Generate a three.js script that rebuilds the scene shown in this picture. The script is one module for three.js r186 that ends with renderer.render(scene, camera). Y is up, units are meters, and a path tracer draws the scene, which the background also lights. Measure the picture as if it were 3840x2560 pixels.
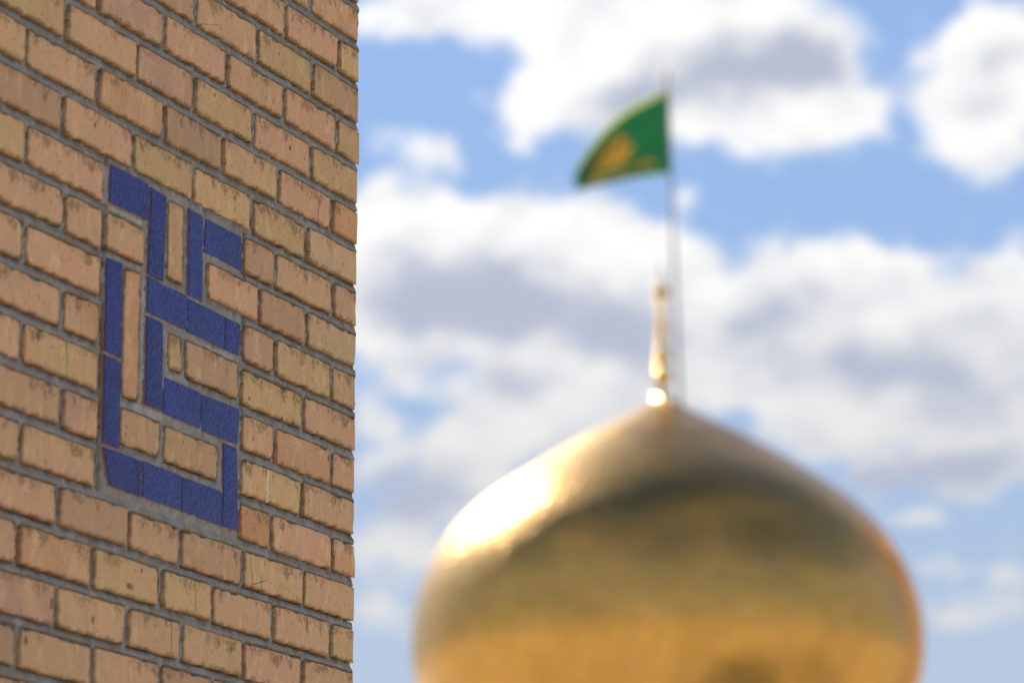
import * as THREE from 'three';
import { mergeGeometries } from 'three/addons/utils/BufferGeometryUtils.js';
import { createNoise2D } from 'simplex-noise';

// ---------------------------------------------------------------- camera, sky, sun, exposure
const DEG = Math.PI / 180;
const scene = new THREE.Scene();
const renderer = new THREE.WebGLRenderer({ antialias: true });
renderer.toneMapping = THREE.LinearToneMapping;
const EXPOSURE = 2.1;
renderer.toneMappingExposure = EXPOSURE;
renderer.shadowMap.enabled = true;

const EYE = 1.6;
const camera = new THREE.PerspectiveCamera(10.833, 1.5, 0.1, 9000);   // a long lens tilted up
camera.position.set(0, EYE, 0);
camera.rotation.set(13.118 * DEG, 0, 0);
camera.focus = 5.78;                                                   // the brick corner is sharp, the dome is not
camera.userData.fStop = 4.3;
scene.add(camera);

const SUN_AZ = -33 * DEG, SUN_EL = 39 * DEG;
const sunDir = new THREE.Vector3(Math.sin(SUN_AZ) * Math.cos(SUN_EL), Math.sin(SUN_EL), -Math.cos(SUN_AZ) * Math.cos(SUN_EL));
const sun = new THREE.DirectionalLight(new THREE.Color(1.0, 0.93, 0.82), 4.5);
sun.name = 'sun';
sun.target.position.set(0, 8, -45);
sun.position.copy(sunDir).multiplyScalar(160).add(sun.target.position);
sun.castShadow = true;
sun.shadow.mapSize.set(4096, 4096);
Object.assign(sun.shadow.camera, { left: -80, right: 80, top: 80, bottom: -80, near: 1, far: 400 });
scene.add(sun, sun.target);

// seeded randomness
function rng(seed) {
  let s = seed >>> 0;
  return () => { s = (s + 0x6d2b79f5) | 0; let t = Math.imul(s ^ (s >>> 15), 1 | s); t = (t + Math.imul(t ^ (t >>> 7), 61 | t)) ^ t; return ((t ^ (t >>> 14)) >>> 0) / 4294967296; };
}
const noiseA = createNoise2D(rng(11)), noiseB = createNoise2D(rng(23)), noiseC = createNoise2D(rng(37));
const fbm = (n, x, y, oct = 4) => { let s = 0, a = 0.5; for (let i = 0; i < oct; i++) { s += a * n(x, y); x = x * 2.03 + 7.1; y = y * 2.03 - 3.7; a *= 0.5; } return s; };
const clamp = (x, a = 0, b = 1) => Math.min(b, Math.max(a, x));
const smooth = (x, a, b) => { const t = clamp((x - a) / (b - a)); return t * t * (3 - 2 * t); };
const lerp = (a, b, t) => a + (b - a) * t;
const lin = (r, g, b) => [r, g, b].map((c) => { c /= 255; return c <= 0.04045 ? c / 12.92 : Math.pow((c + 0.055) / 1.055, 2.4); });

// The sky: azimuth (degrees right of the lens), elevation, half widths, weight of each cumulus puff, then of each grey underside.
const CLOUD_PUFFS = [
  [-2.01,18.39,1.07,0.49,1], [-0.84,18.26,0.93,0.45,1], [0.03,18.4,0.64,0.49,0.8], [1.26,18.26,0.86,0.76,1.1], [0.54,17.3,0.79,0.55,1], [0.17,16.81,0.57,0.42,0.8], 
  [0.03,16.33,0.36,0.21,0.5], [1.98,17.29,1.07,0.83,1.1], [3.22,17.68,1.43,0.9,1.1], [4.51,17.59,1.21,0.76,1.1], [5.23,17.23,0.79,0.83,1], [4.14,16.7,1.57,0.49,1], 
  [5.07,16.55,0.93,0.42,0.9], [2.7,16.73,1.43,0.42,0.9], [3.44,18.37,1.43,0.35,1], [-1.35,17.43,0.29,0.28,0.35], [-1.99,16.39,0.43,0.28,0.5], [-1.41,16.12,0.64,0.35,0.6], 
  [-0.98,16.12,0.21,0.42,0.35], [8.1,17.68,0.79,0.76,1.1], [7.53,17.77,0.43,0.42,0.9], [8.29,16.99,0.86,0.9,1.1], [7.58,16.81,0.71,0.69,1], [7,16.7,0.5,0.42,0.6], 
  [7.69,16.05,0.79,0.42,0.8], [6.81,17.59,0.29,0.42,0.4], [-2.2,15.21,0.64,0.49,1.1], [-1.4,14.8,0.93,0.62,1.1], [-0.4,14.88,0.93,0.55,1.1], [0.67,14.95,0.93,0.55,1.1], 
  [1.75,14.8,0.86,0.55,1], [2.6,14.52,0.64,0.55,1], [3.02,13.82,0.5,0.62,0.9], [2.83,15.41,0.43,0.28,0.5], [-1.97,14.04,1.43,0.9,1.1], [-0.19,13.84,1.43,0.83,1.1], 
  [1.6,13.76,1.28,0.76,1.1], [-1.96,13.14,1.07,0.49,0.9], [0.17,13.08,1.43,0.49,0.9], [1.95,13.07,1.07,0.42,0.9], [5.02,14.27,0.86,0.49,1.1], [4.16,13.8,0.86,0.62,1], 
  [3.73,13.26,0.64,0.69,1], [5.94,14.04,0.86,0.49,1], [6.51,14.24,0.43,0.35,0.7], [5.14,13.23,1.57,0.83,1.1], [6.91,13.33,1.21,0.62,1], [8.12,13.98,0.79,0.62,1.1], 
  [7.81,13.03,1.14,0.97,1.1], [6.18,12.38,1.78,0.76,1.1], [4.42,12.42,1.28,0.69,1], [7.57,11.94,1.43,0.76,1], [5.46,11.57,1.14,0.55,1], [6.49,10.93,1.43,0.35,0.8], 
  [7.88,10.97,0.86,0.42,0.8], [6.47,10.21,0.79,0.19,0.8], [6.94,9.41,0.5,0.21,0.7], [7.81,8.78,0.86,0.42,0.6], [7.97,9.39,0.43,0.28,0.7], [6.98,8.66,0.43,0.35,0.7], 
  [3.01,12.64,0.71,0.55,0.9], [1.59,12.31,1.07,0.55,1], [0.53,12.45,1.14,0.42,0.9], [-0.18,11.97,0.93,0.49,1], [-0.89,11.34,0.71,0.55,1], [0.88,11.62,1.43,0.62,1], 
  [-1.75,12.45,0.64,0.28,0.6], [-2.24,11.89,0.43,0.42,0.8], [-2.09,11.2,0.43,0.42,0.8], [-1.52,10.37,1.07,0.55,0.9], [-0.89,10.72,0.71,0.42,0.8], [-1.94,9.75,0.71,0.35,0.9], 
  [-2.14,8.99,0.86,0.42,0.8], [-1.72,8.37,0.57,0.28,0.5], 
];
const CLOUD_SHADE = [
  [4.15,17.53,1.36,0.49,1], [3.06,17.07,1.07,0.42,0.7], [1.98,16.87,0.64,0.42,0.7], [5.23,17.3,0.57,0.42,0.6], [-1.28,18.33,1.07,0.28,0.3], [-1.61,14.04,1.07,0.49,0.7], 
  [0.17,13.77,1.64,0.49,1], [-0.9,13.56,1.43,0.42,0.8], [1.59,13.28,1.28,0.35,0.7], [-0.19,14.25,0.43,0.21,0.5], [-1.26,14.46,0.57,0.21,0.4], [4.44,13.66,0.5,0.35,0.7], 
  [4.08,13.18,0.71,0.42,0.7], [5.48,12.67,1.07,0.42,0.7], [6.89,12.57,1.07,0.42,0.6], [7.21,11.88,1.07,0.42,0.6], [6.21,10.87,1.07,0.31,1], [7.54,11.04,0.86,0.28,0.8], 
  [5.02,13.99,0.29,0.28,0.3], [0.31,12.45,0.71,0.28,0.7], [-1.52,10.79,0.93,0.42,0.8], [-2.08,10.51,0.57,0.35,0.6], [-1.46,12.73,0.64,0.21,0.5], [2.3,13,0.86,0.42,0.5], 
  [7.61,13.31,0.43,0.55,0.5], [8.09,17.34,0.43,0.42,0.3], [7.64,16.54,0.57,0.28,0.35], 
];
const SKY_BLUE = [[0, 0.86, 0.77, 0.64], [4, 0.66, 0.67, 0.69], [7, 0.5, 0.6, 0.74], [10, 0.42, 0.55, 0.76], [14, 0.33, 0.5, 0.81], [20, 0.29, 0.46, 0.82], [45, 0.1, 0.19, 0.44], [90, 0.045, 0.095, 0.26]];
function skyBlue(el) {
  let i = 0;
  while (i < SKY_BLUE.length - 2 && el > SKY_BLUE[i + 1][0]) i++;
  const a = SKY_BLUE[i], b = SKY_BLUE[i + 1], t = clamp((el - a[0]) / (b[0] - a[0]));
  return [1, 2, 3].map((c) => lerp(a[c], b[c], t));
}
function makeSky() {
  const W = 4096, H = 2048, data = new Float32Array(W * H * 4);
  const puffs = (list, az, el) => {
    let s = 0;
    for (const p of list) { const x = (az - p[0]) / p[2], y = (el - p[1]) / p[3], q = x * x + y * y; if (q < 4) s += p[4] * Math.exp(-q * 1.15); }
    return s;
  };
  for (let row = 0; row < H; row++) {
    const up = ((row + 0.5) / H - 0.5) * Math.PI, el = up / DEG, y = Math.sin(up), blue = skyBlue(Math.max(0, el));
    const overhead = y * y;
    for (let col = 0; col < W; col++) {
      const o = (row * W + col) * 4;
      data[o + 3] = 1;
      if (el < -0.2) { data[o] = 0.3 / EXPOSURE; data[o + 1] = 0.27 / EXPOSURE; data[o + 2] = 0.23 / EXPOSURE; continue; }
      const round = ((col + 0.5) / W - 0.5) * 2 * Math.PI, x = Math.cos(round) * Math.cos(up), z = Math.sin(round) * Math.cos(up);
      let az = Math.atan2(x, -z) / DEG;
      const k = 1.15 / (y + 0.1), px = x * k, pz = z * k;
      const near = smooth(az, -12, -8) * (1 - smooth(az, 10, 14)) * smooth(el, 3, 6.5) * (1 - smooth(el, 19.5, 23));
      let dens = 0, shade = 0;
      if (near < 1) {
        const big = fbm(noiseA, px * 0.9, pz * 0.9, 5);
        dens = 0.47 + big * 0.95 - 0.3 * overhead;
        shade = clamp(0.25 + fbm(noiseB, px * 1.1 + 5, pz * 1.1, 4) * 1.1 + smooth(dens, 0.5, 1) * 0.35 + overhead * 0.7);
      }
      if (near > 0) {
        const wob = fbm(noiseB, az * 0.7, el * 0.9, 3), wob2 = fbm(noiseC, az * 0.7, el * 0.9, 3);
        const d2 = puffs(CLOUD_PUFFS, az + wob * 0.35, el + wob2 * 0.3) * 0.9 + fbm(noiseA, az * 0.9, el * 1.2, 5) * 0.36;
        const s2 = clamp(puffs(CLOUD_SHADE, az + wob2 * 0.3, el + wob * 0.25) * 0.85 + fbm(noiseC, az * 0.55 + 9, el * 0.8, 3) * 0.42 + 0.24 - 0.12 * smooth(el, 12, 18));
        dens = lerp(dens, d2, near); shade = lerp(shade, s2, near);
      }
      const alpha = smooth(dens, 0.16, 0.8);
      const cosSun = x * sunDir.x + y * sunDir.y + z * sunDir.z;
      const glow = Math.pow(clamp(cosSun), 14);
      const white = lerp(0.8, 1.02, smooth(el, 10, 15.5)) + 0.9 * glow, grey = 1 - 0.6 * overhead;
      const haze = 1 - smooth(el, 0, 12);
      for (let c = 0; c < 3; c++) {
        const lit = white * [1, 0.99, 0.97][c], dark = [0.48, 0.525, 0.66][c] * grey * (1 + 0.4 * glow);
        let cl = lerp(lit, dark, smooth(shade, -0.1, 1.15));
        cl = lerp(cl, blue[c] * 1.15, haze * 0.5);
        data[o + c] = lerp(blue[c] * (1 + 0.8 * glow), cl, alpha) / EXPOSURE;
      }
    }
  }
  const t = new THREE.DataTexture(data, W, H, THREE.RGBAFormat, THREE.FloatType);
  t.mapping = THREE.EquirectangularReflectionMapping;
  t.colorSpace = THREE.LinearSRGBColorSpace;
  t.minFilter = t.magFilter = THREE.LinearFilter;
  t.needsUpdate = true;
  return t;
}
scene.background = makeSky();
scene.environment = scene.background;

// ---------------------------------------------------------------- helpers
function tag(o, label, category, kind, group) {
  if (label) o.userData.label = label;
  if (category) o.userData.category = category;
  if (kind) o.userData.kind = kind;
  if (group) o.userData.group = group;
  return o;
}
const taken = new Map();
function numbered(name) { const n = taken.get(name) || 0; taken.set(name, n + 1); return n ? name + '_' + String(n).padStart(3, '0') : name; }
function put(name, geometry, material, parent = scene) {
  const m = new THREE.Mesh(geometry, material);
  m.name = numbered(name); m.castShadow = m.receiveShadow = true;
  parent.add(m);
  return m;
}
function tex(W, H, fill, srgb, repeat = true) {       // fill(x, y, out) writes 0..1 values
  const d = new Uint8Array(W * H * 4), out = [0, 0, 0];
  for (let y = 0; y < H; y++) for (let x = 0; x < W; x++) {
    fill(x, y, out);
    const o = (y * W + x) * 4;
    for (let c = 0; c < 3; c++) d[o + c] = Math.round(clamp(out[c]) * 255);
    d[o + 3] = 255;
  }
  const t = new THREE.DataTexture(d, W, H, THREE.RGBAFormat);
  t.colorSpace = srgb ? THREE.SRGBColorSpace : THREE.NoColorSpace;
  t.magFilter = THREE.LinearFilter; t.minFilter = THREE.LinearMipmapLinearFilter; t.generateMipmaps = true;
  t.wrapS = t.wrapT = repeat ? THREE.RepeatWrapping : THREE.ClampToEdgeWrapping;
  t.needsUpdate = true;
  return t;
}
const toS = (c) => { c = clamp(c); return c <= 0.0031308 ? c * 12.92 : 1.055 * Math.pow(c, 1 / 2.4) - 0.055; };
function gridGeometry(nu, nv, at, uvAt) {             // at(i / nu, j / nv) -> [x, y, z]
  const P = [], T = [], I = [];
  for (let j = 0; j <= nv; j++) for (let i = 0; i <= nu; i++) { P.push(...at(i / nu, j / nv)); T.push(...(uvAt ? uvAt(i / nu, j / nv) : [i / nu, j / nv])); }
  for (let j = 0; j < nv; j++) for (let i = 0; i < nu; i++) { const a = j * (nu + 1) + i, b = a + 1, c = a + nu + 1, d = c + 1; I.push(a, b, d, a, d, c); }
  const g = new THREE.BufferGeometry();
  g.setAttribute('position', new THREE.Float32BufferAttribute(P, 3));
  g.setAttribute('uv', new THREE.Float32BufferAttribute(T, 2));
  g.setIndex(I);
  g.computeVertexNormals();
  return g;
}

// ---------------------------------------------------------------- ground
const groundMap = tex(512, 512, (x, y, o) => { const n = fbm(noiseA, x / 60, y / 60, 5) * 0.1 + noiseB(x / 3, y / 3) * 0.02; o[0] = toS(0.46 + n); o[1] = toS(0.4 + n); o[2] = toS(0.31 + n * 0.9); }, true);
{
  const g = new THREE.CircleGeometry(4000, 96); g.rotateX(-Math.PI / 2);
  const uv = g.attributes.uv; for (let i = 0; i < uv.count; i++) uv.setXY(i, uv.getX(i) * 1000, uv.getY(i) * 1000);
  const ground = put('ground', g, new THREE.MeshStandardMaterial({ name: 'pale_stone_paving', map: groundMap, roughness: 0.85 }));
  tag(ground, 'pale stone paved court reaching to the horizon', 'ground', 'structure');
}

// ---------------------------------------------------------------- brick wall
// Wall coordinates: u in metres along the wall from the corner (0), growing towards the left; h in metres above the reference bed joint. Course height 70 mm.
const COURSE = 0.07, JOINT_Y = EYE + 1.575, WALL_TOP = 4.06, WALL_LEN = 3.1;
const wall = new THREE.Group();
wall.name = 'brick_wall';
wall.position.set(-0.2555, 0, -5.7837);
wall.rotation.y = Math.atan2(0.92034, 0.39113);
tag(wall, 'buff brick wall corner with a cobalt blue square-letter tile inlay', 'wall', 'thing');
scene.add(wall);

// Each course: positions of its upright joints (mm from the corner), and one tone letter per brick, the corner brick first.
// [ joints..., tones ]; the inlay interrupts courses 3 to 9: 'x' marks the span that it fills.
const ROWS = {
  '-8': [[185, 383, 580, 765, 965, 1165], 'tattapt'], '-7': [[86, 290, 485, 675, 870, 1068, 1268], 'tattyapt'], '-6': [[185, 383, 580, 765, 965, 1165], 'ttpatat'], '-5': [[84, 290, 485, 675, 870, 1068, 1268], 'ytatbatt'],
  '-4': [[187, 385, 580, 770, 968, 1168], 'qttatbt'], '-3': [[81, 277, 487, 680, 875, 1070, 1270], 'Yptmtatt'], '-2': [[177, 375, 581, 770, 968, 1166], 'dytbtat'],
  '-1': [[84, 279, 476, 680, 881, 1078, 1276], 'yptpmtat'], 0: [[179, 383, 582, 760, 969, 1168], 'ypYmaygt'.slice(0, 7)], 1: [[98, 295, 486, 673, 875, 1077, 1276], 'opvbqaYt'],
  2: [[191, 383, 577, 767, 973, 1172], 'ugYyabt'], 3: [[91, 299, 412, 846, 1071, 1270], 'dtbxpYt'], 4: [[189, 355, 533, 846, 960, 1162], 'ubpxtat'],
  5: [[93, 296, 412, 846, 1064, 1264], 'dymxpat'], 6: [[195, 411, 846, 958, 1158], 'pYxqat'], 7: [[89, 295, 410, 846, 1062, 1262], 'pqtxYat'], 8: [[196, 408, 846, 952, 1152], 'tYxmtt'],
  9: [[85, 300, 408, 846, 1060, 1260], 'qpoxtta'], 10: [[183, 392, 593, 752, 954, 1154], 'tvdtbpt'], 11: [[87, 289, 492, 652, 853, 1058, 1258], 'YatYYqtt'], 12: [[186, 389, 587, 750, 951, 1151], 'tpvttmt'],
  13: [[86, 290, 488, 649, 847, 1051, 1251], 'tttbttbt'], 14: [[185, 388, 586, 750, 948, 1148], 'tattapt'], 15: [[86, 290, 488, 650, 850, 1052, 1252], 'tattyapt'], 16: [[185, 388, 586, 750, 948, 1148], 'ttpatat'],
};
// tone -> [base colour, second colour that streaks through it], as reflectances of fired clay
const K = [1.35, 1.41, 1.28];
const TONE = {
  a: [[172, 134, 106], [180, 131, 108]], t: [[168, 131, 101], [152, 118, 92]], p: [[176, 129, 106], [164, 130, 98]], y: [[160, 132, 92], [146, 120, 86]], Y: [[174, 142, 102], [160, 128, 84]],
  g: [[160, 134, 90], [150, 118, 80]], b: [[146, 114, 92], [132, 102, 82]], m: [[148, 112, 99], [164, 128, 102]], o: [[168, 112, 72], [158, 118, 82]], q: [[166, 118, 86], [176, 138, 108]],
  v: [[170, 138, 102], [146, 120, 84]], u: [[162, 136, 108], [146, 118, 88]], d: [[152, 122, 94], [136, 106, 80]],
};
const toneLin = {};
const MEAN = [169, 133, 103];
for (const k in TONE) toneLin[k] = TONE[k].map((c) => lin(...c.map((v, i) => lerp(v, MEAN[i], 0.42))).map((v, i) => v * K[i]));

const bricks = [];                                      // { u0, u1, h0, h1, tone, seed, corner }
const br = rng(5);
for (const key of Object.keys(ROWS).map(Number).sort((a, b) => a - b)) {
  const [joints, tones] = ROWS[key], edges = [0, ...joints.map((j) => j / 1000)];
  for (let i = 0; i < tones.length; i++) {
    if (tones[i] === 'x') continue;
    const last = i + 1 >= edges.length;
    if (last) continue;
    const jl = 0.0052 + br() * 0.0022, jr = 0.0052 + br() * 0.0022, jb = 0.0068 + br() * 0.002, jt = 0.0064 + br() * 0.002;
    let u0 = edges[i] + (i ? jr : (br() - 0.5) * 0.008), u1 = edges[i + 1] - jl;
    if (key === 4 && i === 2) { u0 = 0.36; u1 = 0.527; }
    bricks.push({ u0, u1, h0: -key * COURSE + jb, h1: -key * COURSE + COURSE - jt, tone: tones[i], corner: i === 0, row: key });
  }
}
// bricks set inside the inlay: u0, u1, h0, h1 in mm
for (const [u0, u1, h0, h1, tone] of [[727, 837, -268, -214, 't'], [605, 653, -269, -150, 't'], [735, 782, -475, -284, 'q'], [604, 644, -404, -353, 'g'], [421, 591, -408, -352, 'd'], [666, 782, -545, -492, 'd'], [481, 652, -546, -494, 'd']])
  bricks.push({ u0: u0 / 1000, u1: u1 / 1000, h0: h0 / 1000, h1: h1 / 1000, tone, inlaid: true });
bricks.forEach((b, i) => { b.seed = i * 17.31 + 3; b.rnd = rng(1000 + i); });

// glazed tiles of the inlay: four corners (mm), top left, top right, bottom right, bottom left
const TILES = [
  [[833, -141], [718, -142], [719, -200], [837, -200]], [[714, -145], [663, -147], [665, -280], [716, -279]], [[595, -147], [546, -149], [543, -284], [592, -283]], [[541, -150], [420, -150], [415, -205], [540, -204]],
  [[837, -280], [787, -279], [787, -422], [839, -421]], [[839, -424], [787, -426], [787, -555], [838, -554]], [[717, -282], [592, -284], [591, -338], [716, -336]], [[590, -286], [470, -288], [470, -341], [590, -339]],
  [[467, -288], [416, -289], [419, -341], [468, -341]], [[715, -340], [664, -341], [663, -476], [717, -475]], [[659, -421], [544, -423], [543, -479], [659, -477]], [[541, -424], [417, -423], [419, -480], [540, -480]],
  [[467, -484], [420, -485], [413, -613], [467, -614]], [[836, -559], [720, -558], [719, -613], [814, -612]], [[718, -558], [598, -559], [597, -612], [717, -612]], [[596, -560], [470, -561], [469, -614], [595, -613]],
];

// which brick covers a point: a 2 mm raster over the part of the wall that the textures cover
const TU0 = -0.03, TU1 = 1.30, TH0 = -1.16, TH1 = 0.64, CELL = 0.001;
const RW = Math.round((TU1 - TU0) / CELL), RH = Math.round((TH1 - TH0) / CELL), raster = new Int16Array(RW * RH).fill(-1);
bricks.forEach((b, i) => {
  const m = 0.003;
  for (let y = Math.max(0, Math.floor((b.h0 - m - TH0) / CELL)); y < Math.min(RH, (b.h1 + m - TH0) / CELL); y++)
    for (let x = Math.max(0, Math.floor((b.u0 - m - TU0) / CELL)); x < Math.min(RW, (b.u1 + m - TU0) / CELL); x++) raster[y * RW + x] = i;
});
const brickAt = (u, h) => { const x = Math.floor((u - TU0) / CELL), y = Math.floor((h - TH0) / CELL); return x < 0 || y < 0 || x >= RW || y >= RH ? -1 : raster[y * RW + x]; };

// colour and relief of the fired clay, drawn in wall metres
// marks that single bricks carry: burnt knots [u, h, half width, half height], cracks [u, h, u, h], a lime run
const KNOTS = [[0.256, 0.037, 5, 5], [0.883, -0.097, 4, 4], [1.02, -0.439, 6, 6], [0.231, -0.409, 6, 4], [0.745, -0.747, 10, 5], [0.712, -0.718, 4, 4], [0.849, -0.81, 4, 6], [0.965, -0.803, 5, 8], [1.033, -0.864, 6, 7], [0.299, 0.182, 3, 3], [0.21, -0.707, 3, 5], [0.102, -0.441, 4, 6], [0.431, -0.709, 3, 5], [0.384, -0.4, 4, 3], [0.43, -0.794, 3, 4], [0.27, -0.41, 4, 4], [0.52, 0.05, 3, 3]];
const CRACKS = [[0.37, -0.645, 0.36, -0.69], [0.55, -0.706, 0.549, -0.756], [0.15, -0.024, 0.151, -0.064], [0.476, -0.076, 0.475, -0.098], [0.942, -0.428, 0.941, -0.482], [0.174, -0.715, 0.175, -0.736], [0.335, -0.67, 0.332, -0.69], [0.62, -0.778, 0.618, -0.826]];
const LIME = lin(214, 206, 194);
const MAPW = 2048, MAPH = 2048;
const heights = new Float32Array(MAPW * MAPH);
const STAIN = lin(98, 73, 50).map((v, i) => v * K[i]), MOSS_SHADE = lin(86, 66, 36).map((v, i) => v * K[i]), PINK = lin(182, 132, 106).map((v, i) => v * K[i]), PALE = lin(190, 156, 118).map((v, i) => v * K[i]);
const brickMap = tex(MAPW, MAPH, (x, y, o) => {
  const u = TU0 + (x + 0.5) / MAPW * (TU1 - TU0), h = TH0 + (y + 0.5) / MAPH * (TH1 - TH0), id = brickAt(u, h);
  if (id < 0) { o[0] = o[1] = o[2] = 0.45; return; }
  const b = bricks[id], s = b.seed, [A, B] = toneLin[b.tone];
  const streak = noiseA(u * 32 + s, h * 4 + s * 0.3) * 0.6 + noiseB(u * 110 + s, h * 8) * 0.22, patch = fbm(noiseC, u * 11 + s, h * 9 - s, 3) * 1.25;
  const top = b.h1 - h, bot = h - b.h0, left = b.u1 - u, right = u - b.u0;
  let mixB = smooth(streak * 0.6 + patch * 1.3, -0.1, 0.7);
  const pinkish = smooth(noiseB(u * 34 + s * 2, h * 3 + 9) + patch * 0.5, 0.45, 0.85) * 0.45, pale = smooth(fbm(noiseB, u * 26 + s, h * 14, 3) - 0.15 * streak, 0.15, 0.6) * 0.4;
  // soot and dirt washed down from the bed joint: ragged, with runs
  const run = fbm(noiseA, u * 26 + s * 3, h * 12 + 2, 5), edgeNoise = fbm(noiseC, u * 75 + s, h * 85, 4);
  const amount = smooth(fbm(noiseB, u * 6 + s, 3.3 + s, 2) + 0.2, -0.15, 0.35);
  const depth = (0.009 + 0.015 * run + 0.005 * edgeNoise) * (0.4 + amount);
  let stain = (1 - smooth(top - depth, -0.007, 0.007)) * 0.66 * (0.3 + 0.7 * amount) * smooth(edgeNoise * 0.8 + run * 0.6 + 0.45, 0, 0.8) * lerp(0.35, 1, smooth(top + 0.003 * edgeNoise, 0.0015, 0.0055));
  stain = Math.max(stain, (1 - smooth(Math.min(left, right) - 0.004 - 0.004 * edgeNoise, -0.002, 0.003)) * 0.45 * smooth(fbm(noiseA, h * 40 + s, s, 2), -0.3, 0.3) * (b.corner && right < 0.02 ? 0.4 : 1));
  const mossShade = (1 - smooth(bot - 0.0042 - 0.004 * edgeNoise, -0.0015, 0.0022)) * 0.55 * smooth(fbm(noiseB, u * 22 + s, s, 3), -0.4, 0.1);  // olive stain together with contact shade, painted along the lower edge
  const speck = noiseC(u * 420, h * 300 + s), pit = smooth(noiseB(u * 95 + s, h * 70 + s), 0.8, 0.9), grain = noiseA(u * 900, h * 620);
  const tint = 1 + 0.09 * grain + 0.08 * speck + 0.07 * noiseB(s, 1.7) + 0.06 * patch;
  for (let c = 0; c < 3; c++) {
    let v = lerp(A[c], B[c], mixB * 0.75);
    v = lerp(v, PINK[c], pinkish * (b.tone === 'y' || b.tone === 'g' || b.tone === 'o' ? 0.2 : 1));
    v = lerp(v, PALE[c], pale * (b.tone === 'm' || b.tone === 'o' || b.tone === 'b' ? 0.25 : 1));
    v = lerp(v, STAIN[c], stain); v = lerp(v, MOSS_SHADE[c], mossShade);
    v *= tint;
    v = lerp(v, STAIN[c] * 0.6, pit * 0.7);
    o[c] = toS(v);
  }
  let mark = 0;
  for (const k of KNOTS) { const dx = (u - k[0]) / k[2] * 1000, dy = (h - k[1]) / k[3] * 1000; if (dx * dx + dy * dy < 3) mark = Math.max(mark, (1 - smooth(dx * dx + dy * dy + 0.9 * edgeNoise, 0.5, 1.15)) * 0.6); }
  for (const k of CRACKS) if (h < k[1] && h > k[3]) { const t = (h - k[1]) / (k[3] - k[1]), cu = lerp(k[0], k[2], t) + 0.0016 * noiseB(h * 130, k[0] * 50); mark = Math.max(mark, (1 - smooth(Math.abs(u - cu), 0.0003, 0.0011)) * 0.9); }
  if (mark) for (let c = 0; c < 3; c++) o[c] = lerp(o[c], toS(STAIN[c] * 0.4), mark);
  const limeU = 0.317 + 0.0014 * noiseA(h * 90, 1);
  if (h < -0.488 && h > -0.553 && Math.abs(u - limeU) < 0.006) { const w = (1 - smooth(Math.abs(u - limeU), 0.0016 + 0.0016 * noiseB(h * 110, 4), 0.0036 + 0.0012 * noiseC(h * 140, 2))) * 0.9 * (1 - 0.8 * smooth(noiseC(u * 420, h * 150), 0.55, 0.7)); for (let c = 0; c < 3; c++) o[c] = lerp(o[c], toS(LIME[c]), w); }
  const worn = fbm(noiseC, u * 60 + s, h * 50, 3);
  heights[y * MAPW + x] = 0.5 + 0.16 * noiseA(u * 170 + s, h * 16) + 0.10 * noiseB(u * 300, h * 60 + s) + 0.08 * grain + 0.14 * worn - 0.45 * pit - 0.5 * mark - 0.25 * smooth(worn, 0.3, 0.5) * (1 - smooth(Math.min(top, bot), 0.002, 0.009));
}, true, false);
const brickBump = tex(MAPW, MAPH, (x, y, o) => { o[0] = o[1] = o[2] = heights[y * MAPW + x]; }, false, false);
const brickMat = new THREE.MeshStandardMaterial({ name: 'fired_clay', map: brickMap, bumpMap: brickBump, bumpScale: 0.0022, roughness: 0.88 });

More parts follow.
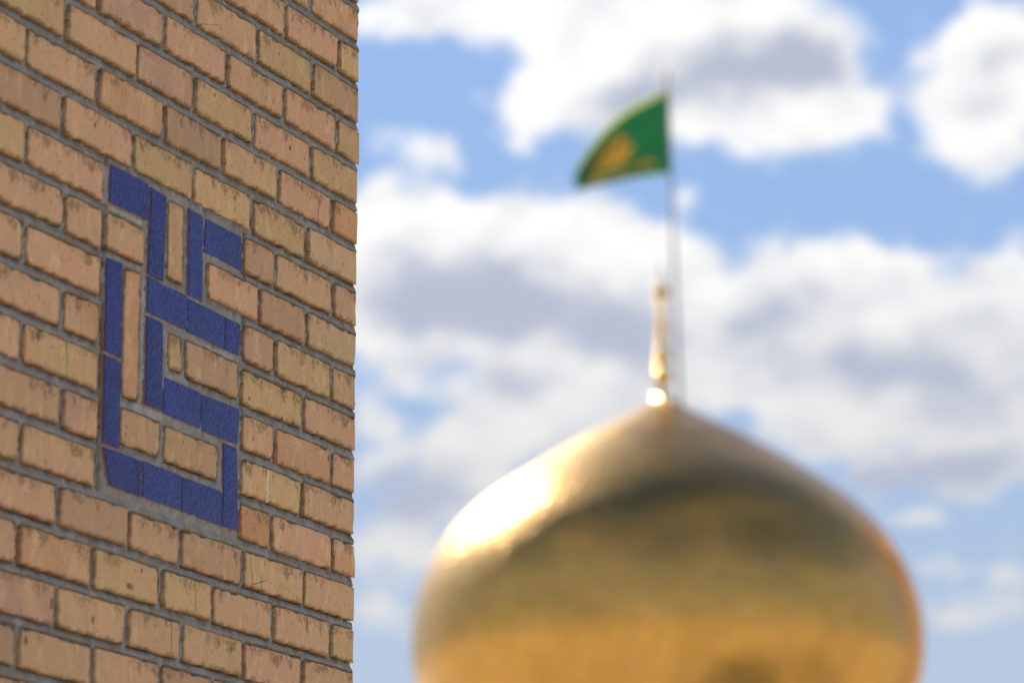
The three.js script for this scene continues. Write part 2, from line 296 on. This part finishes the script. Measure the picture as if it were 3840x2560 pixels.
// A brick: a worn front, a broken arris, sides that go back into the mortar.
function brickGeometry(b, proud, back, step = 0.014) {
  const r = b.rnd, { u0, u1, h0, h1 } = b, q = () => (r() - 0.5) * 0.0022;
  const c = [[u0 + q(), h0 + q()], [u1 + q(), h0 + q()], [u1 + q(), h1 + q()], [u0 + q(), h1 + q()]];
  const outer = [], inner = [], mid = [(u0 + u1) / 2, (h0 + h1) / 2];
  const chipCorner = [0, 1, 2, 3].map(() => (r() < 0.22 ? 0.002 + r() * 0.005 : 0.0008 + r() * 0.0012));
  for (let e = 0; e < 4; e++) {
    const A = c[e], B = c[(e + 1) % 4], L = Math.hypot(B[0] - A[0], B[1] - A[1]), n = Math.max(3, Math.round(L / step)), nx = -(B[1] - A[1]) / L, ny = (B[0] - A[0]) / L;
    const cornerSide = b.corner && e === 3;
    for (let i = 0; i < n; i++) {
      const t = i === 0 ? 0 : (i + (r() - 0.5) * 0.5) / n;
      const wear = i === 0 ? chipCorner[e] : 0.0003 + Math.pow(r(), 5) * 0.0034;
      let x = A[0] + (B[0] - A[0]) * t, y = A[1] + (B[1] - A[1]) * t;
      if (i === 0) { x += (mid[0] > x ? 1 : -1) * wear * 0.7; y += (mid[1] > y ? 1 : -1) * wear * 0.7; } else { x += nx * wear; y += ny * wear; }
      outer.push([x, y]);
      const inset = (cornerSide ? 0.005 : 0.0011) + r() * (cornerSide ? 0.003 : 0.0012) + wear * 0.4, dx = mid[0] - x, dy = mid[1] - y;
      const onLeftRight = e === 1 || e === 3;
      inner.push([x + (onLeftRight || i === 0 ? Math.sign(dx) * inset : 0) + (b.corner && !onLeftRight && x < 0.006 ? 0.004 : 0), y + (!onLeftRight || i === 0 ? Math.sign(dy) * inset : 0)]);
    }
  }
  const N = outer.length, P = [], T = [], I = [], tiltU = (r() - 0.5) * 0.016, tiltH = (r() - 0.5) * 0.03;
  const face = ([x, y], z) => { P.push(-x, y + JOINT_Y, z + (x - mid[0]) * tiltU + (y - mid[1]) * tiltH); T.push((x - TU0) / (TU1 - TU0), (y - TH0) / (TH1 - TH0)); };
  face(mid, proud);
  inner.forEach((p) => face(p, proud));                       // 1 .. N flat front
  inner.forEach((p) => face(p, proud));                       // N+1 .. 2N arris start
  outer.forEach((p) => face(p, proud - 0.0017));              // 2N+1 .. 3N
  outer.forEach((p) => face(p, back));                        // 3N+1 .. 4N
  for (let i = 0; i < N; i++) {
    const j = (i + 1) % N;
    I.push(0, 1 + j, 1 + i);
    for (let k = 1; k < 3; k++) { const a = 1 + k * N + i, a2 = 1 + k * N + j, b2 = 1 + (k + 1) * N + i, b3 = 1 + (k + 1) * N + j; I.push(a, a2, b3, a, b3, b2); }
  }
  const g = new THREE.BufferGeometry();
  g.setAttribute('position', new THREE.Float32BufferAttribute(P, 3));
  g.setAttribute('uv', new THREE.Float32BufferAttribute(T, 2));
  g.setIndex(I);
  g.computeVertexNormals();
  return g;
}
const seen = (b) => b.row === undefined || (b.row >= -6 && b.row <= 14);
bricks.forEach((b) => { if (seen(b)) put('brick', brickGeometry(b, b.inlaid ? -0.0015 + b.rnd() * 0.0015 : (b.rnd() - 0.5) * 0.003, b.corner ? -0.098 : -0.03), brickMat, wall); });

// Mortar: struck joints, deepest under the brick above, raked deeper in the upright joints; smeared over in places.
// lime bloom on the pointing beside some tiles: [u, top, half width, bottom]
const LIME_EDGES = [[0.6615, -0.415, 0.002, -0.476], [0.542, -0.425, 0.0015, -0.478], [0.648, -0.353, 0.003, -0.41], [0.722, -0.29, 0.0025, -0.47], [0.7, -0.478, 0.045, -0.489], [0.5, -0.344, 0.06, -0.35], [0.78, -0.203, 0.05, -0.209], [0.411, -0.56, 0.003, -0.62], [0.591, -0.28, 0.0015, -0.3]];
const RUST_SHADE = [0.135, 0.093, 0.045];
const mortarMap = tex(2048, 2048, (x, y, o) => {
  const u = TU0 + (x + 0.5) / 2048 * (TU1 - TU0), h = TH0 + (y + 0.5) / 2048 * (TH1 - TH0);
  if (brickAt(u, h) >= 0 && brickAt(u, h - 0.004) >= 0 && brickAt(u, h + 0.004) >= 0 && brickAt(u + 0.004, h) >= 0 && brickAt(u - 0.004, h) >= 0) { o[0] = o[1] = o[2] = 0.45; return; }
  const n = fbm(noiseA, u * 17, h * 17, 4), g = noiseB(u * 700, h * 700), g2 = noiseC(u * 300, h * 300), grit = smooth(noiseA(u * 560 + 50, h * 560), 0.72, 0.86), brown = smooth(fbm(noiseC, u * 30, h * 30, 4), 0.0, 0.4);
  const v = 0.245 * (1 + 0.3 * n + 0.1 * g + 0.12 * g2) + 0.14 * grit;
  // rust-brown stain with painted contact shade under the bricks, stain along upright joints, ragged
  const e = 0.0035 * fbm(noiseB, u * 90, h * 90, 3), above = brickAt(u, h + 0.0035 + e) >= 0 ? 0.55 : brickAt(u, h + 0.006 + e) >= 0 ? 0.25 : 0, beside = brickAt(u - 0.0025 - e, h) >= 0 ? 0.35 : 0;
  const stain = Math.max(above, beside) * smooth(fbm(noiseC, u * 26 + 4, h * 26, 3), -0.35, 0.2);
  let lime = 0;
  for (const k of LIME_EDGES) if (u > k[0] - k[2] && u < k[0] + k[2] && h < k[1] && h > k[3]) lime = 0.5 * smooth(fbm(noiseA, u * 260, h * 260, 4), -0.3, 0.35);
  if (lime) { for (let c = 0; c < 3; c++) o[c] = toS(lerp(v, LIME[c] * 0.9, lime)); return; }
  o[0] = toS(lerp(v, RUST_SHADE[0], stain)); o[1] = toS(lerp(lerp(v * 0.98, v * 0.88, brown), RUST_SHADE[1], stain)); o[2] = toS(lerp(lerp(v * 0.92, v * 0.7, brown), RUST_SHADE[2], stain));
}, true);
const mortarBump = tex(512, 512, (x, y, o) => { o[0] = o[1] = o[2] = 0.5 + 0.22 * noiseB(x / 3, y / 3) + 0.2 * noiseC(x / 9, y / 9) + 0.15 * noiseA(x / 25, y / 25); }, false);
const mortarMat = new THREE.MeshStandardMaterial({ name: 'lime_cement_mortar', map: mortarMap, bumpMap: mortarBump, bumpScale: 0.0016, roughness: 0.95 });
mortarBump.repeat.set(1.33 / 0.25, 1.8 / 0.25);
{
  const U1 = 1.24, U0 = 0.0, H0 = -1.05, H1 = 0.48, nu = 360, nv = 440;
  const inInlay = (u, h) => u > 0.41 && u < 0.85 && h < -0.13 && h > -0.625;
  const depthAt = (u, h) => {
    const rough = fbm(noiseA, u * 45, h * 45, 4), fine = noiseB(u * 190, h * 190);
    let d;
    if (inInlay(u, h)) d = -0.003 + 0.003 * rough;
    else {
      const f = ((h / COURSE) % 1 + 1) % 1, dist = f > 0.5 ? f - 1 : f;            // in courses from the bed joint's middle
      if (Math.abs(dist) < 0.13) d = -0.0026 - 0.0030 * clamp(dist / 0.08, -1, 1) + 0.0025 * rough;
      else d = -0.0048 + 0.004 * rough + 0.004 * fbm(noiseC, u * 12, h * 12, 2);
    }
    d += 0.0012 * fine + 0.004 * smooth(fbm(noiseC, u * 14 + 3, h * 14, 3), 0.25, 0.55);
    if (h < -0.135 && h > -0.622 && ((u > 0.8375 + 0.002 * rough && u < 0.8455 && fbm(noiseB, h * 9, 2, 2) > -0.3) || (u > 0.4015 && u < 0.4085 + 0.002 * rough && fbm(noiseC, h * 9, 5, 2) > -0.05))) d = -0.016;   // open gaps beside the inlay
    const under = brickAt(u, h) >= 0 && [[0.004, 0], [-0.004, 0], [0, 0.004], [0, -0.004]].every(([a, b]) => brickAt(u + a, h + b) >= 0);   // behind a brick
    return under ? -0.014 : Math.min(d, -0.0006);
  };
  const g = gridGeometry(nu, nv, (s, t) => {
    const u = lerp(U1, U0, s), h = lerp(H0, H1, t);
    let x = -u, z = depthAt(u, h);
    if (s > 0.9955) x = -0.0045 + 0.002 * fbm(noiseB, h * 60, 3, 3);
    return [x, h + JOINT_Y, z];
  }, (s, t) => [(lerp(U1, U0, s) - TU0) / (TU1 - TU0), (lerp(H0, H1, t) - TH0) / (TH1 - TH0)]);
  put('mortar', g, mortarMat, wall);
  // the body behind, with the wall's other faces
  const body = new THREE.BoxGeometry(WALL_LEN - 0.008, WALL_TOP, 0.40);
  body.translate(-(WALL_LEN + 0.008) / 2, WALL_TOP / 2, -0.20 - 0.014);
  put('wall_core', body, new THREE.MeshStandardMaterial({ name: 'mortar_bed', color: new THREE.Color(0.2, 0.19, 0.17), roughness: 0.95 }), wall);
}
// Brickwork beyond the picture: the rest of the face and the return, joined.
{
  const list = [], r2 = rng(77), tones = 'tatpytabqt';
  const first = Math.ceil((JOINT_Y - WALL_TOP) / COURSE), lastRow = Math.floor(JOINT_Y / COURSE);
  const paint = (g, tone) => {
    const n = g.attributes.position.count, col = new Float32Array(n * 3), k = 0.9 + r2() * 0.2;
    for (let i = 0; i < n; i++) for (let c = 0; c < 3; c++) col[i * 3 + c] = tone[c] * k;
    g.setAttribute('color', new THREE.BufferAttribute(col, 3));
    const p = g.attributes.position, uv = new Float32Array(n * 2);
    for (let i = 0; i < n; i++) { uv[i * 2] = p.getX(i) - p.getZ(i); uv[i * 2 + 1] = p.getY(i); }
    g.setAttribute('uv', new THREE.BufferAttribute(uv, 2));
    list.push(g);
  };
  const used = {};
  bricks.forEach((b) => { if (b.row !== undefined && seen(b)) used[b.row] = Math.max(used[b.row] || 0, b.u1); });
  let id = 0;
  for (let row = first + 1; row < lastRow; row++) {
    const odd = ((row % 2) + 2) % 2;
    let u = used[row] ? used[row] + 0.006 : 0;
    const ends = [];
    if (u) ends.push(u); else ends.push(0, odd ? 0.086 : 0.185);
    while (ends[ends.length - 1] < WALL_LEN - 0.1) ends.push(Math.min(WALL_LEN, ends[ends.length - 1] + 0.199));
    for (let i = 0; i + 1 < ends.length; i++) {
      const b = { u0: ends[i] + (ends[i] ? 0.006 : 0), u1: ends[i + 1] - 0.006, h0: -row * COURSE + 0.007, h1: -row * COURSE + 0.0635, corner: ends[i] === 0, rnd: rng(5000 + id++) };
      paint(brickGeometry(b, (r2() - 0.5) * 0.003, b.corner ? -0.098 : -0.03, 0.06), toneLin[tones[Math.floor(r2() * tones.length)]][0]);
    }
    for (let z = odd ? -0.19 : -0.10; z > -0.40; z -= 0.2) {      // the return round the corner
      const b = { u0: 0.006 - 0.0, u1: Math.min(0.194, 0.405 + z), h0: -row * COURSE + 0.007, h1: -row * COURSE + 0.0635, rnd: rng(9000 + id++) };
      if (b.u1 - b.u0 < 0.04) continue;
      const g = brickGeometry(b, 0, -0.03, 0.06);
      g.rotateY(Math.PI / 2); g.translate(0, 0, z - b.u1 - 0.006);
      paint(g, toneLin[tones[Math.floor(r2() * tones.length)]][0]);
    }
  }
  const clay = tex(512, 512, (x, y, o) => { const v = 0.86 + 0.1 * noiseA(x / 9, y / 60) + 0.08 * fbm(noiseB, x / 70, y / 90, 4); o[0] = o[1] = o[2] = toS(v); }, true);
  clay.repeat.set(2, 2);
  const rest = put('brickwork', mergeGeometries(list), new THREE.MeshStandardMaterial({ name: 'fired_clay_plain', vertexColors: true, map: clay, roughness: 0.9 }), wall);
  tag(rest, null, null, 'stuff');
}

// the inlay: glazed tiles with a terracotta body
{
  const inlay = new THREE.Group();
  inlay.name = 'tile_inlay';
  inlay.userData.label = 'cobalt blue glazed tiles spelling square Kufic letters';
  wall.add(inlay);
  const glazeMap = tex(512, 512, (x, y, o) => {
    const n = fbm(noiseA, x / 90, y / 140, 5), s = noiseB(x / 5, y / 26), d = smooth(noiseC(x / 7, y / 16), 0.62, 0.8);
    const k = 1 + 0.25 * n + 0.1 * s - 0.5 * d;
    o[0] = toS(0.019 * k); o[1] = toS(0.037 * k); o[2] = toS(0.2 * k);
  }, true);
  const glazeBump = tex(1024, 1024, (x, y, o) => { o[0] = o[1] = o[2] = 0.5 + 0.24 * noiseA(x / 9, y / 22) + 0.18 * noiseB(x / 16, y / 40) + 0.1 * noiseC(x / 4, y / 7) - 0.35 * smooth(noiseC(x / 10 + 40, y / 18), 0.66, 0.8); }, false);
  glazeMap.repeat.set(1 / 0.32, 1 / 0.32); glazeBump.repeat.set(1 / 0.5, 1 / 0.5);
  const glazes = [1, 0.9, 1.12, 1.02].map((k, i) => new THREE.MeshPhysicalMaterial({ name: 'cobalt_glaze_' + i, color: new THREE.Color(k, k * (1 + 0.05 * (i - 1.5)), k), map: glazeMap, bumpMap: glazeBump, bumpScale: 0.0042, roughness: 0.4, specularIntensity: 0.5 }));
  const terracotta = new THREE.MeshStandardMaterial({ name: 'terracotta', color: new THREE.Color(0.36, 0.17, 0.08), roughness: 0.9 });
  const rt = rng(314);
  TILES.forEach((quad, n) => {
    const c = quad.map(([u, h]) => [u / 1000, h / 1000]).reverse();       // bottom left, bottom right, top right, top left
    const mx = c.reduce((s, p) => s + p[0], 0) / 4, my = c.reduce((s, p) => s + p[1], 0) / 4, ring = [];
    for (let e = 0; e < 4; e++) {
      const A = c[e], B = c[(e + 1) % 4], L = Math.hypot(B[0] - A[0], B[1] - A[1]), m = Math.max(3, Math.round(L / 0.02));
      for (let i = 0; i < m; i++) { const t = i / m, w = i ? 0.0002 + Math.pow(rt(), 5) * 0.0016 : 0.0008; const x = lerp(A[0], B[0], t), y = lerp(A[1], B[1], t), dx = mx - x, dy = my - y; ring.push([x + Math.sign(dx) * w * (Math.abs(dx) > 0.3 * Math.abs(dy) ? 1 : 0.3), y + Math.sign(dy) * w * (Math.abs(dy) > 0.3 * Math.abs(dx) ? 1 : 0.3)]); }
    }
    const N = ring.length, P = [], T = [], I = [], J = [], proud = 0.0002 + rt() * 0.0012, ta = (rt() - 0.5) * 0.03, tb = (rt() - 0.5) * 0.03, ou = rt(), ov = rt();
    const v = (x, y, z) => { P.push(-x, y + JOINT_Y, z + (x - mx) * ta + (y - my) * tb); T.push(x + ou, y + ov); };
    const shrink = ([x, y], k) => [x + Math.sign(mx - x) * Math.min(k, Math.abs(mx - x)), y + Math.sign(my - y) * Math.min(k, Math.abs(my - y))];
    v(mx, my, proud);
    ring.forEach((p) => { const s = shrink(p, 0.0018); v(s[0], s[1], proud); });
    ring.forEach((p) => v(p[0], p[1], proud - 0.0016));
    ring.forEach((p) => v(p[0], p[1], proud - 0.0016));
    ring.forEach((p) => v(p[0], p[1], -0.022));
    for (let i = 0; i < N; i++) {
      const j = (i + 1) % N;
      I.push(0, 1 + i, 1 + j, 1 + i, 1 + N + i, 1 + N + j, 1 + i, 1 + N + j, 1 + j);
      J.push(1 + 2 * N + i, 1 + 3 * N + i, 1 + 3 * N + j, 1 + 2 * N + i, 1 + 3 * N + j, 1 + 2 * N + j);
    }
    const g = new THREE.BufferGeometry();
    g.setAttribute('position', new THREE.Float32BufferAttribute(P, 3));
    g.setAttribute('uv', new THREE.Float32BufferAttribute(T, 2));
    g.setIndex([...I, ...J]);
    g.addGroup(0, I.length, 0); g.addGroup(I.length, J.length, 1);
    g.computeVertexNormals();
    put('glazed_tile', g, [glazes[n % 4], terracotta], inlay);
  });
}

// ---------------------------------------------------------------- golden dome
const APEX = new THREE.Vector3(4.25, EYE + 21.254, -97.905);
const dome = new THREE.Group();
dome.name = 'golden_dome';
dome.position.set(APEX.x, 0, APEX.z);
tag(dome, 'golden pointed dome topped by a finial of gilded balls', 'dome');
scene.add(dome);
const plates = { w: 1024, h: 512, nx: 128, ny: 40 };
const plateTilt = Array.from({ length: plates.nx * plates.ny }, ((r) => () => [r() - 0.5, r() - 0.5, r()])(rng(91)));
const plateOf = (x, y) => { const j = Math.floor(y / plates.h * plates.ny), i = Math.floor(x / plates.w * plates.nx + (j % 2) * 0.5) % plates.nx; return [plateTilt[j * plates.nx + i], x / plates.w * plates.nx + (j % 2) * 0.5 - Math.floor(x / plates.w * plates.nx + (j % 2) * 0.5), y / plates.h * plates.ny - j]; };
const goldBump = tex(plates.w, plates.h, (x, y, o) => { const [p, fx, fy] = plateOf(x, y); o[0] = o[1] = o[2] = 0.5 + 0.5 * ((fx - 0.5) * p[0] + (fy - 0.5) * p[1]); }, false);
const goldMap = tex(plates.w, plates.h, (x, y, o) => { const [p] = plateOf(x, y), n = fbm(noiseA, x / 120, y / 90, 4), k = 1 + 0.14 * (p[2] - 0.5) + 0.16 * n; o[0] = toS(0.53 * k); o[1] = toS(0.306 * k); o[2] = toS(0.083 * k * (1 - 0.2 * p[0])); }, true);
const goldDome = new THREE.MeshStandardMaterial({ name: 'gilded_copper_plates', map: goldMap, bumpMap: goldBump, bumpScale: 0.04, metalness: 1, roughness: 0.31 });
const gold = new THREE.MeshStandardMaterial({ name: 'gilded_copper', color: new THREE.Color(0.62, 0.39, 0.09), metalness: 1, roughness: 0.13 });
const stone = new THREE.MeshStandardMaterial({ name: 'cream_stone', color: new THREE.Color(0.5, 0.43, 0.33), roughness: 0.85 });
{
  const prof = [[9.4, 6.2], [9, 6.4], [8.2, 6.75], [7.6, 6.9], [7.1, 6.94], [6.6, 6.93], [6.17, 6.88], [5.8, 6.81], [5.43, 6.7], [5.06, 6.56], [4.69, 6.38], [4.32, 6.17], [3.95, 5.91], [3.58, 5.58], [3.21, 5.2], [2.81, 4.7], [2.41, 4.13], [2.04, 3.56], [1.67, 2.98], [1.3, 2.38], [1, 1.8], [0.71, 1.27], [0.45, 0.78], [0.25, 0.43], [0.1, 0.17], [0, 0.0]];
  const curve = new THREE.SplineCurve(prof.map(([h, r]) => new THREE.Vector2(r * 1.012, APEX.y - h)));
  const pts = curve.getPoints(160); pts.forEach((p) => { p.x = Math.max(0.0005, p.x); });
  put('dome_shell', new THREE.LatheGeometry(pts, 160), goldDome, dome);
  const top = APEX.y - 9.4;
  put('drum', new THREE.LatheGeometry([[6.2, 0], [6.35, -0.05], [6.35, -0.35], [6.1, -0.5], [6.1, -4.4], [6.5, -4.6], [6.5, -5]].map(([r, y]) => new THREE.Vector2(r, top + y)), 128), goldDome, dome);
  const base = new THREE.CylinderGeometry(9, 9.2, top - 5, 8); base.translate(0, (top - 5) / 2, 0);
  put('octagonal_base', base, stone, dome);
  // finial: collar, four balls on a stem, a spike
  const finial = new THREE.Group();
  finial.name = 'finial'; finial.position.set(-0.06, APEX.y, 0);
  dome.add(finial);
  const neck = new THREE.LatheGeometry([[0.34, -0.18], [0.2, -0.02], [0.13, 0.12], [0.11, 0.32], [0.16, 0.36], [0.08, 0.4], [0.06, 3.3], [0.035, 3.5], [0.004, 3.9]].map(([r, y]) => new THREE.Vector2(r, y)), 40);
  put('stem', neck, gold, finial);
  for (const [y, r] of [[0.56, 0.27], [1.1, 0.24], [1.62, 0.15], [1.98, 0.19], [2.45, 0.13], [2.96, 0.23]]) {
    const g = new THREE.SphereGeometry(r, 40, 28); g.scale(1, 0.92, 1); g.translate(0, y, 0);
    put('finial_ball', g, gold, finial);
  }
}

// ---------------------------------------------------------------- golden minaret beside the dome, mirrored in its right flank
{
  const m = new THREE.Group();
  m.name = 'golden_minaret'; m.position.set(20.5, 0, -108);
  tag(m, 'gilded round minaret with a balcony standing beside the golden dome', 'minaret');
  scene.add(m);
  const oldGold = new THREE.MeshStandardMaterial({ name: 'dull_gilding', color: new THREE.Color(0.8, 0.46, 0.09), metalness: 1, roughness: 0.6 });
  const ring = (pts) => new THREE.LatheGeometry(pts.map(([r, y]) => new THREE.Vector2(r, y)), 64);
  put('shaft', ring([[2.5, 0], [2.3, 12], [2.1, 22]]), oldGold, m);
  put('balcony', ring([[2.1, 22], [2.4, 22.5], [3.2, 23.4], [3.3, 23.5], [3.3, 24.5], [3.15, 24.5], [3.15, 23.6], [1.9, 23.6]]), oldGold, m);
  put('lantern', ring([[1.9, 23.6], [1.9, 26.4], [2.2, 26.6], [2.2, 26.8]]), oldGold, m);
  put('cap', ring([[2.2, 26.8], [2.0, 27.4], [1.4, 28.2], [0.6, 28.8], [0.12, 29.3], [0.05, 30.2], [0.01, 30.8]]), oldGold, m);
}

// ---------------------------------------------------------------- flagpole and flag
const poleFoot = new THREE.Vector3(APEX.x + 0.42, APEX.y - 0.3, APEX.z + 0.1), poleTop = new THREE.Vector3(APEX.x + 0.16, APEX.y + 9.3, APEX.z + 0.1);
{
  const p = new THREE.Group();
  p.name = 'flagpole'; p.position.copy(poleFoot);
  tag(p, 'thin grey flagpole rising beside the finial of the golden dome', 'flagpole');
  scene.add(p);
  const steel = new THREE.MeshStandardMaterial({ name: 'painted_steel', color: new THREE.Color(0.2, 0.2, 0.2), metalness: 0.4, roughness: 0.5 });
  const d = poleTop.clone().sub(poleFoot), L = d.length();
  p.quaternion.setFromUnitVectors(new THREE.Vector3(0, 1, 0), d.normalize());
  const rod = new THREE.CylinderGeometry(0.035, 0.06, L, 20); rod.translate(0, L / 2, 0);
  put('rod', rod, steel, p);
  const cap = new THREE.SphereGeometry(0.075, 20, 14); cap.translate(0, L + 0.05, 0);
  put('cap', cap, gold, p);
}
{
  const cv = document.createElement('canvas'); cv.width = 768; cv.height = 640;
  const c = cv.getContext('2d');
  c.fillStyle = '#0a5831'; c.fillRect(0, 0, 768, 640);
  c.strokeStyle = '#98701c'; c.fillStyle = '#98701c'; c.lineCap = 'round';
  // gilt lettering, too far off to read: a broad medallion of crossing strokes over a line of script
  const stroke = (w, pts) => { c.lineWidth = w; c.beginPath(); c.moveTo(pts[0], pts[1]); for (let i = 2; i < pts.length; i += 4) c.quadraticCurveTo(pts[i], pts[i + 1], pts[i + 2], pts[i + 3]); c.stroke(); };
  stroke(54, [330, 330, 420, 420, 520, 330, 600, 250, 640, 330]); stroke(46, [400, 150, 390, 260, 420, 360]); stroke(46, [480, 120, 470, 240, 500, 350]); stroke(46, [560, 130, 550, 240, 570, 340]);
  stroke(44, [350, 400, 480, 460, 640, 390]); stroke(40, [360, 240, 470, 190, 620, 220]); stroke(36, [430, 300, 520, 250, 600, 300]);
  stroke(34, [150, 540, 230, 500, 300, 545, 380, 585, 450, 535]); stroke(34, [470, 545, 540, 505, 610, 545, 660, 575, 700, 530]); stroke(24, [220, 490, 225, 520, 240, 545]); stroke(24, [400, 480, 405, 520, 400, 550]); stroke(24, [580, 480, 590, 510, 585, 545]);
  c.fillStyle = '#a9b84e'; c.fillRect(0, 0, 768, 34); c.fillStyle = '#8c9a34'; c.fillRect(0, 628, 768, 12);      // upper band paints the backlit fold into the cloth; pale trim below
  const map = new THREE.CanvasTexture(cv); map.colorSpace = THREE.SRGBColorSpace;
  // metres from the hoist's foot: x towards the fly (picture left), y up
  const topC = new THREE.SplineCurve([[0, 2.52], [0.4, 2.25], [0.8, 1.95], [1.31, 1.53], [1.83, 0.97], [2.28, 0.3], [2.58, -0.28]].map(([x, y]) => new THREE.Vector2(x, y)));
  const botC = new THREE.SplineCurve([[0, 0], [0.6, -0.1], [1.3, -0.25], [2.0, -0.42], [2.66, -0.6]].map(([x, y]) => new THREE.Vector2(x, y)));
  const along = (y) => poleFoot.clone().lerp(poleTop, (y - poleFoot.y) / (poleTop.y - poleFoot.y));
  const hoistLow = APEX.y + 6.38;
  const at = (s, t) => {
    const a = botC.getPoint(s), b = topC.getPoint(s), p = along(hoistLow + t * 2.52);
    let x = lerp(a.x, b.x, t), y = lerp(a.y, b.y, t);
    const fold = s * (0.16 * Math.sin(t * 9 + s * 5) + 0.1 * Math.sin(s * 9 + t * 3));
    const curl = smooth(t, 0.8, 1) * smooth(s, 0.12, 0.4);
    return [p.x - 0.04 - x - 0.10 * curl, hoistLow + y - 0.04 * curl, p.z + fold + 0.42 * curl + s * 0.5];
  };
  const g = gridGeometry(64, 48, at);
  const o = at(0, 0);
  g.translate(-o[0], -o[1], -o[2]);
  const flag = put('flag', g, new THREE.MeshPhysicalMaterial({ name: 'green_flag_cloth', map, roughness: 0.95, transmission: 0.32, thickness: 0, side: THREE.DoubleSide }));
  flag.position.set(...o);
  tag(flag, 'green flag with gold lettering flying from the thin pole', 'flag');
}

scene.updateMatrixWorld(true);
renderer.render(scene, camera);
